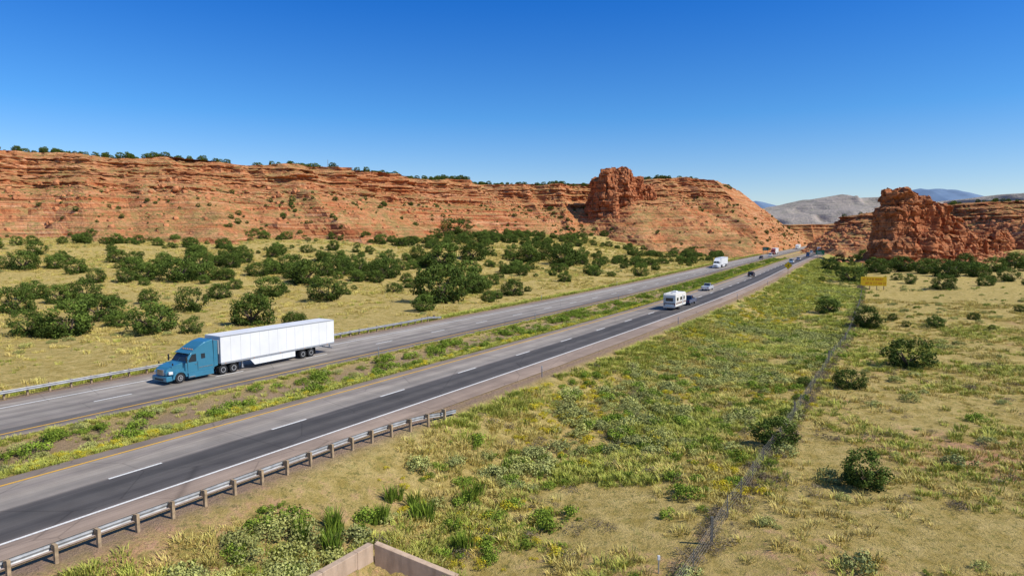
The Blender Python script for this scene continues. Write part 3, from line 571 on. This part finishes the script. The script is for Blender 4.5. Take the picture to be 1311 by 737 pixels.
    box('rear_guard',T1+.08,T1+.2,-1.15,1.15,.5,.6,M_al,E); box('door_gap',T1-.012,T1,-.012,.012,1.25,4.0,M_dark,E)
    box('bogie_frame',-19.0,-16.3,-.5,.5,.62,1.12,M_dark,E); box('kingpin_plate',-8.2,-6.0,-.6,.6,1.08,1.17,M_dark,E)
    box('reefer_nose',T0,T0+.12,-1.05,1.05,2.2,3.7,M_wp2,E,.04)
    return E
semi('semi_truck',39.1,-64.1,M_blue)
M_wt=simple('white_truck_paint',(.75,.76,.77),.35,.5); M_rt=simple('maroon_truck_paint',(.25,.05,.04),.35,.5)
semi('semi_truck',286,-63.6,M_wt); semi('semi_truck',640,-64.6,M_wt); semi('semi_truck',690,-40,M_rt,False); semi('semi_truck',560,-39.8,M_wt,False); semi('semi_truck',480,-64.5,M_rt)
def car(name,s,d,col,kind='sedan',toward=False):
    x,y=R(s,d); E=empty(name,(float(x),float(y),.012),heading(s)+(math.pi if toward else 0))
    pm=simple(name+'_paint',col,.25,.5,.2,.05,2,coat=.6); wc=.9
    if kind=='sedan':
        prism('body',[(2.3,.35),(2.32,.6),(2.1,.78),(1.0,.92),(-1.5,.98),(-2.25,.92),(-2.35,.6),(-2.3,.35)],wc,pm,E,.07); cab=[(.95,.9),(.25,1.4),(-.9,1.44),(-1.75,.96)]; ax=(1.4,-1.4)
    elif kind=='suv':
        prism('body',[(2.3,.42),(2.34,.75),(2.15,.95),(1.1,1.08),(-2.2,1.12),(-2.35,.8),(-2.3,.42)],.95,pm,E,.07); cab=[(1.05,1.05),(.35,1.68),(-2.0,1.72),(-2.28,1.08)]; ax=(1.45,-1.4)
    elif kind=='van':
        prism('body',[(2.7,.42),(2.74,.8),(2.5,1.1),(1.9,1.25),(-2.7,1.3),(-2.75,.5),(-2.7,.42)],.98,pm,E,.07); cab=[(2.0,1.2),(1.3,2.15),(1.0,2.3),(-2.65,2.3),(-2.74,1.25)]; ax=(1.8,-1.7)
    else:
        prism('body',[(2.9,.5),(2.94,.9),(2.75,1.1),(1.4,1.2),(-.55,1.2),(-.58,.62),(-2.85,.62),(-2.9,.5)],.98,pm,E,.06)
        for sg in (1,-1): box('bed_side',-2.88,-.5,sg*.95-.05,sg*.95+.05,.6,1.2,pm,E,.02)
        box('tailgate',-2.92,-2.82,-.92,.92,.6,1.2,pm,E,.02); cab=[(1.35,1.15),(.65,1.82),(-.35,1.86),(-.55,1.18)]; ax=(1.85,-1.75)
    zt=max(c[1] for c in cab); zb=min(c[1] for c in cab); hw=lambda x_,z_: .88-.16*(z_-zb)/(zt-zb)
    prism('cabin',cab,hw,pm,E,.04)
    cx=sum(c[0] for c in cab)/len(cab); cz=sum(c[1] for c in cab)/len(cab)
    for sg in (1,-1):
        poly('side_glass',[(cx+(a-cx)*.86,sg*(hw(0,cz+(b-cz)*.72)+.012),cz+(b-cz)*.72+.02) for a,b in cab],M_glass,E)
        for xx in ax: wheel(E,xx,sg*(wc-.08),.34 if kind=='sedan' else .4,.22)
        box('tail_lamp',-2.4 if kind!='pickup' else -2.96,-2.28 if kind!='pickup' else -2.9,sg*.75-.12,sg*.75+.12,.75,.9,M_redl,E)
        box('headlight',2.2,2.36 if kind in('sedan','suv') else 2.8,sg*.68-.14,sg*.68+.14,.62,.76,M_lamp,E,.02)
        box('wing_mirror',cab[0][0]-.3,cab[0][0]-.15,sg*1.0-.08,sg*1.0+.08,zb+.1,zb+.25,pm,E,.02)
    def pane(a,b,nm):
        o=(.03 if a[0]>b[0] else -.03); q=lambda t:(a[0]+(b[0]-a[0])*t+o,a[1]+(b[1]-a[1])*t+.02)
        (x0,z0),(x1,z1)=q(.12),q(.88); poly(nm,[(x0,-.76,z0),(x0,.76,z0),(x1,.66,z1),(x1,-.66,z1)],M_glass,E)
    pane(cab[0],cab[1],'windshield'); pane(cab[-1],cab[-2],'rear_glass'); box('plate',-2.4,-2.37,-.15,.15,.55,.7,M_wp,E)
    return E
car('pickup_truck',140.5,-40.2,(.03,.07,.16),'pickup'); car('white_pickup',177,-44.6,(.75,.76,.78),'pickup'); car('dark_suv',240,-43.0,(.025,.027,.035),'suv')
car('white_van',352,-39.8,(.78,.78,.78),'van'); car('white_suv',390,-39.9,(.75,.75,.75),'suv'); car('blue_van',450,-40,(.03,.08,.25),'van'); car('dark_suv',400,-60.4,(.03,.03,.04),'suv',True); car('dark_suv',500,-44,(.05,.05,.06),'suv'); car('white_van',440,-60.5,(.7,.7,.7),'van',True); car('white_van',525,-43.8,(.7,.7,.7),'van')
M_cream=simple('camper_panel',(.76,.73,.66),.45,.4,var=.04); M_stripe=simple('camper_stripe',(.20,.13,.10),.5,.4)
x,y=R(127.5,-40.4); E=empty('camper_trailer',(float(x),float(y),.012),heading(130))
prism('body',[(0,.65),(-.02,2.9),(.25,3.2),(6.6,3.2),(7.3,2.9),(7.5,1.9),(7.2,.65)],1.22,M_cream,E,.07)
for sg in (1,-1):
    box('stripe',.3,7.1,sg*1.225-.01,sg*1.225+.01,1.15,1.4,M_stripe,E); box('stripe_thin',.3,6.9,sg*1.225-.008,sg*1.225+.008,1.5,1.56,M_stripe,E)
    for a,b in ((.7,1.9),(3.0,4.4),(5.4,6.3)): box('window',a,b,sg*1.225-.012,sg*1.225+.012,1.75,2.4,M_glass,E,.005)
    for xx in (2.6,3.5): wheel(E,xx,sg*1.05,.36,.22)
    box('tail_lamp',-.05,0,sg*1.0-.08,sg*1.0+.08,.95,1.15,M_redl,E)
box('entry_door',4.55,5.2,-1.245,-1.22,.8,2.7,M_wp2,E); box('rear_window',-.06,-.0,-.7,.7,1.75,2.4,M_glass,E,.01); box('rear_stripe',-.05,0,-1.1,1.1,1.2,1.42,M_stripe,E); box('rear_bumper',-.25,-.1,-1.15,1.15,.5,.65,M_chr,E,.02)
box('ladder',-.12,-.06,.8,.84,.9,3.3,M_al,E);box('ladder_rail',-.12,-.06,1.1,1.14,.9,3.3,M_al,E)
for k in range(7): box('rung',-.12,-.08,.82,1.12,1.0+.33*k,1.03+.33*k,M_al,E)
box('air_conditioner',3.2,4.2,-.4,.4,3.2,3.5,M_wp,E,.08); box('roof_vent',1.4,1.8,-.2,.2,3.2,3.35,M_wp2,E,.03); box('hitch_frame',7.2,8.9,-.08,.08,.5,.62,M_dark,E); cyl('propane_tank',(7.9,0,.85),.2,.5,'Z',M_wp,E,16)
box('jack_bar',7.5,7.6,-.6,.6,.5,.6,M_dark,E)
# ------------------------------------------------------------------ guardrails
M_galv=simple('galvanised_steel',(.33,.33,.33),.55,.5,.4,.3,2); M_wood=simple('guardrail_wood',(.36,.26,.16),.9,.2,var=.35,scale=4)
def guardrail(name,s0,s1,d,face,flare=0):
    E=empty(name)
    prof=[(0,.78),(.045,.74),(.06,.69),(.0,.64),(0,.59),(.06,.53),(.045,.49),(0,.45)]
    ss_=np.arange(s0,s1+.1,1.9); vs=[];fs=[]
    def fl(s): return d+flare*sm(s1-12,s1,s)
    for s in ss_:
        for (o,h) in prof:
            x,y=R(s,float(fl(s))+face*o); drop=.45*float(sm(s1-6,s1,s)) if flare else 0; vs.append((float(x),float(y),h-drop))
    n=len(prof)
    for i in range(len(ss_)-1):
        for j in range(n-1): fs.append((i*n+j,i*n+j+1,(i+1)*n+j+1,(i+1)*n+j))
    mkobj('w_beam',vs,fs,[M_galv],True,E)
    bm=bmesh.new(); bm2=bmesh.new()
    for s in ss_[:-1] if flare else ss_:
        dd=float(fl(s))
        for (b_,o,w,z0,z1) in ((bm,-face*.30,.09,-.5,.80+random.uniform(-.03,.04)),(bm2,-face*.12,.08,.46,.78)):
            x,y=R(s,dd+o); a=heading(s)+random.uniform(-.05,.05)
            M=Matrix.Translation((float(x),float(y),(z0+z1)/2))@Matrix.Rotation(a,4,'Z')@Matrix.Rotation(random.uniform(-.03,.03),4,'X')@Matrix.Diagonal((.15,w*2,z1-z0,1)); bmesh.ops.create_cube(b_,size=1,matrix=M)
    fin(bm,'posts',M_wood,E); fin(bm2,'offset_blocks',M_wood,E)
guardrail('guardrail',-40,46,-33.75,-1,1.0)
guardrail('guardrail',-40,96,-70.4,1,-.8)
# ------------------------------------------------------------------ fence
M_post=simple('fence_post_steel',(.16,.15,.13),.8,.3,.2); M_wire=simple('fence_wire',(.24,.22,.19),.6,.4,.4)
FE=empty('wire_fence'); bm=bmesh.new(); bw=bmesh.new(); fp=[]
for i,s in enumerate(np.arange(-20,420,3.6)):
    x,y=R(s,-9.5); x=float(x);y=float(y); z=float(hz(x,y)[0]); fp.append((x,y,z)); w=.05 if i%8 else .14; h=1.45 if i%8 else 1.7
    bmesh.ops.create_cube(bm,size=1,matrix=Matrix.Translation((x,y,z+h/2-.2))@Matrix.Rotation(random.uniform(-.04,.04),4,'X')@Matrix.Diagonal((w,w,h+.3,1)))
def wire(bm_,a,b,r):
    a=Vector(a);b=Vector(b);d=b-a; q=d.to_track_quat('Z','Y').to_matrix().to_4x4(); bmesh.ops.create_cone(bm_,cap_ends=False,segments=3,radius1=r,radius2=r,depth=d.length,matrix=Matrix.Translation((a+b)/2)@q)
for a,b in zip(fp[:-1],fp[1:]):
    for h in (.15,.4,.65,.9,1.08,1.25): wire(bw,(a[0],a[1],a[2]+h),(b[0],b[1],b[2]+h),.009)
    if a[1]<90:
        for k in range(9):
            t=(k+.5)/9; p=[a[i]+(b[i]-a[i])*t for i in range(3)]; wire(bw,(p[0],p[1],p[2]+.1),(p[0],p[1],p[2]+.92),.006)
fin(bm,'posts',M_post,FE); fin(bw,'wires',M_wire,FE)
# ------------------------------------------------------------------ signs, delineators
M_ysign=simple('warning_sign_yellow',(.85,.52,.01),.5,.4,var=.05); M_gsign=simple('guide_sign_green',(.01,.16,.08),.5,.4); M_txt=simple('billboard_red_lettering',(.50,.05,.02),.6,.3); M_back=simple('sign_back_grey',(.35,.35,.35),.5,.4,.3)
def signbase(name,s,d):
    x,y=R(s,d); x=float(x);y=float(y); return empty(name,(x,y,float(hz(x,y)[0])),heading(s)+math.pi)
E=signbase('warning_sign',250,-32.2)
bm=bmesh.new(); bmesh.ops.create_cube(bm,size=1,matrix=Matrix.Translation((0,0,3.9))@Matrix.Rotation(math.pi/4,4,'X')@Matrix.Diagonal((.03,1.9,1.9,1))); fin(bm,'panel',M_ysign,E)
box('post',-.1,-.03,-.06,.06,-.3,4.0,M_wood,E); poly('symbol',[(.02,-.1,3.4),(.02,.1,3.4),(.02,.1,3.9),(.02,.3,3.9),(.02,0,4.3),(.02,-.3,3.9),(.02,-.1,3.9)],M_dark,E)
for (s,d,w,h) in ((430,-32,4.5,2.6),(500,-71.5,4,2.4),(540,-31.5,5,3)):
    E=signbase('guide_sign',s,d); box('panel',-.03,.03,-w/2,w/2,2.3,2.3+h,M_gsign,E,.01)
    for yy in (-w*.32,w*.32): box('post',-.14,-.04,yy-.08,yy+.08,-1,2.3+h,M_back,E)
    for k in range(3): box('legend',.031,.036,-w*.36,w*.3-k*.4,2.6+k*.65,2.78+k*.65,M_wp,E)
x,y,z=sight(1118,371); E=empty('billboard',(x,y,z),math.atan2(-y,-x)+.25)
box('panel',-.06,.06,-3.7,3.7,1.3,4.1,M_ysign,E,.02)
for yy in (-3.0,-1,1,3.0): box('post',-.28,-.07,yy-.1,yy+.1,-.4,4.0,M_wood,E)
for r,(zz,hh,y0,y1) in enumerate(((2.95,.7,-2.9,2.4),(1.75,.7,-2.3,2.9))):
    yy=y0
    while yy<y1:
        w=random.choice((.35,.42,.5)); k=random.randint(0,2)
        box('letter_stem',.062,.07,yy,yy+.09,zz,zz+hh,M_txt,E)
        if k<2: box('letter_stem',.062,.07,yy+w-.09,yy+w,zz,zz+hh,M_txt,E)
        if k!=1: box('letter_bar',.0625,.071,yy+.09,yy+w-.09,zz+hh-.1,zz+hh,M_txt,E)
        box('letter_bar',.0625,.071,yy+.09,yy+w-.09,zz+hh*.44,zz+hh*.56,M_txt,E); yy+=w+(.22 if random.random()<.8 else .55)
M_del=simple('delineator_white',(.7,.7,.68),.5,.4)
for (s,d) in ((62,-33.6),(110,-33.6),(158,-33.6),(206,-33.6),(22,-56.2),(62,-56.2),(102,-56.3),(142,-56.3),(190,-56.3),(132,-70.7),(180,-70.7)):
    x,y=R(s,d); x=float(x);y=float(y);E=empty('delineator_post',(x,y,float(hz(x,y)[0])),heading(s)+math.pi)
    box('stake',-.02,.02,-.05,.05,-.2,1.15,M_back,E); box('reflector',.02,.035,-.06,.06,.92,1.18,M_del,E)
x,y,z=sight(843,733); E=empty('marker_post',(x,y,z)); box('stake',-.03,.03,-.03,.03,-.1,.8,M_back,E,.01); box('cap',-.07,.07,-.04,.04,.7,.95,M_wp,E,.02)
# ------------------------------------------------------------------ culvert headwall
def conc():
    m,nt,b=newmat('weathered_concrete',.9,.2); P=coords(nt); c=mix(nt,noise(nt,P,1.1,6,.65),(.38,.26,.17),(.60,.45,.33)); c=mix(nt,.5,c,ramp(nt,noise(nt,mapping(nt,P,(3,3,.5)),1,5),[(.35,.6),(.55,1.)]),'MULTIPLY'); nt.links.new(c,b.inputs['Base Color']); bump(nt,b,noise(nt,P,14,4),.4,.02); return m
M_con=conc()
x,y=R(CS,CD); E=empty('culvert_headwall',(float(x),float(y),-3.75),heading(25)-math.pi/2)
def wing(nm,ax,ay,bx,by,h0,h1,t=.4):
    v=Vector((bx-ax,by-ay,0)).normalized(); n=Vector((-v.y,v.x,0))*t; A=Vector((ax,ay,0));B=Vector((bx,by,0)); bm=bmesh.new()
    q=[bm.verts.new(A+Vector((0,0,-1.5))),bm.verts.new(B+Vector((0,0,-1.5))),bm.verts.new(B+Vector((0,0,h1))),bm.verts.new(A+Vector((0,0,h0)))]; w=[bm.verts.new(p.co+n) for p in q]
    bm.faces.new(q);bm.faces.new(w[::-1])
    for i in range(4): bm.faces.new((q[i],w[i],w[(i+1)%4],q[(i+1)%4]))
    fin(bm,nm,M_con,E,False,.03)
wing('headwall_left',-.2,-2.4,-.2,-1.21,2.1,2.1,.4); wing('headwall_right',-.2,1.21,-.2,2.4,2.1,2.1,.4)
box('headwall_lintel',-.6,-.2,-1.2,1.2,1.2,2.1,M_con,E,.03); wing('wing_wall_left',4.2,-3.9,-.15,-2.4,.75,2.12); wing('wing_wall_right',-.15,2.4,4.2,3.9,2.12,.75)
box('culvert_floor',-4,4,-1.9,1.9,-.3,-.1,M_con,E); box('culvert_painted_shade',-4,-.65,-1.2,1.2,-.05,1.15,M_dark,E)  # last box: solid dark block standing in for the shade inside the opening
# ------------------------------------------------------------------ slim radio mast on the mesa top
E=empty('radio_mast',(-128,480,57.5))
for (a,b) in ((-.4,-.4),(.4,-.4),(0,.4)):
    bm=bmesh.new(); wire(bm,(a,b,0),(a*.3,b*.3,7.5),.05); fin(bm,'leg',M_back,E)
bm=bmesh.new()
for k in range(6):
    f=1-.7*k/6; g_=1-.7*(k+1)/6; P3=[(-.4,-.4),(.4,-.4),(0,.4)]
    for i in range(3): wire(bm,(P3[i][0]*f,P3[i][1]*f,k*1.25),(P3[(i+1)%3][0]*g_,P3[(i+1)%3][1]*g_,(k+1)*1.25),.025)
fin(bm,'lattice',M_back,E)
# ------------------------------------------------------------------ light, sky, camera
az=math.radians(110); el=math.radians(46)
sd=Vector((math.sin(az)*math.cos(el),math.cos(az)*math.cos(el),math.sin(el)))
L=bpy.data.lights.new('sun','SUN'); L.energy=5.0; L.angle=math.radians(.53); L.color=(1,.955,.86); so=bpy.data.objects.new('sun',L); COL.objects.link(so); so.rotation_euler=(-sd).to_track_quat('-Z','Y').to_euler()
w=bpy.data.worlds.new('World'); sc.world=w; w.use_nodes=True; nt=w.node_tree; bg=nt.nodes['Background']
sk=nt.nodes.new('ShaderNodeTexSky'); sk.sky_type='NISHITA'; sk.sun_disc=False; sk.sun_elevation=el; sk.sun_rotation=az; sk.altitude=1900; sk.air_density=1.; sk.dust_density=.6; sk.ozone_density=3.
sz=nd(nt,'ShaderNodeSeparateXYZ'); nt.links.new(coords(nt,'Generated'),sz.inputs[0])
tint=ramp(nt,sz.outputs[2],[(0.,(1.08,1.02,1.0)),(.05,(.98,1.02,1.08)),(.16,(.42,.90,1.28)),(.33,(.09,.66,1.42)),(.8,(.7,.95,1.15))])
mx=mix(nt,1.,sk.outputs[0],tint,'MULTIPLY'); nt.links.new(mx,bg.inputs['Color']); bg.inputs['Strength'].default_value=.115
cam=bpy.data.cameras.new('camera'); co=bpy.data.objects.new('camera',cam); COL.objects.link(co); co.location=(0,0,CAMH); co.rotation_euler=(math.pi/2-PITCH,0,0); cam.lens=24; cam.sensor_width=36; cam.clip_end=30000; cam.clip_start=.3; sc.camera=co
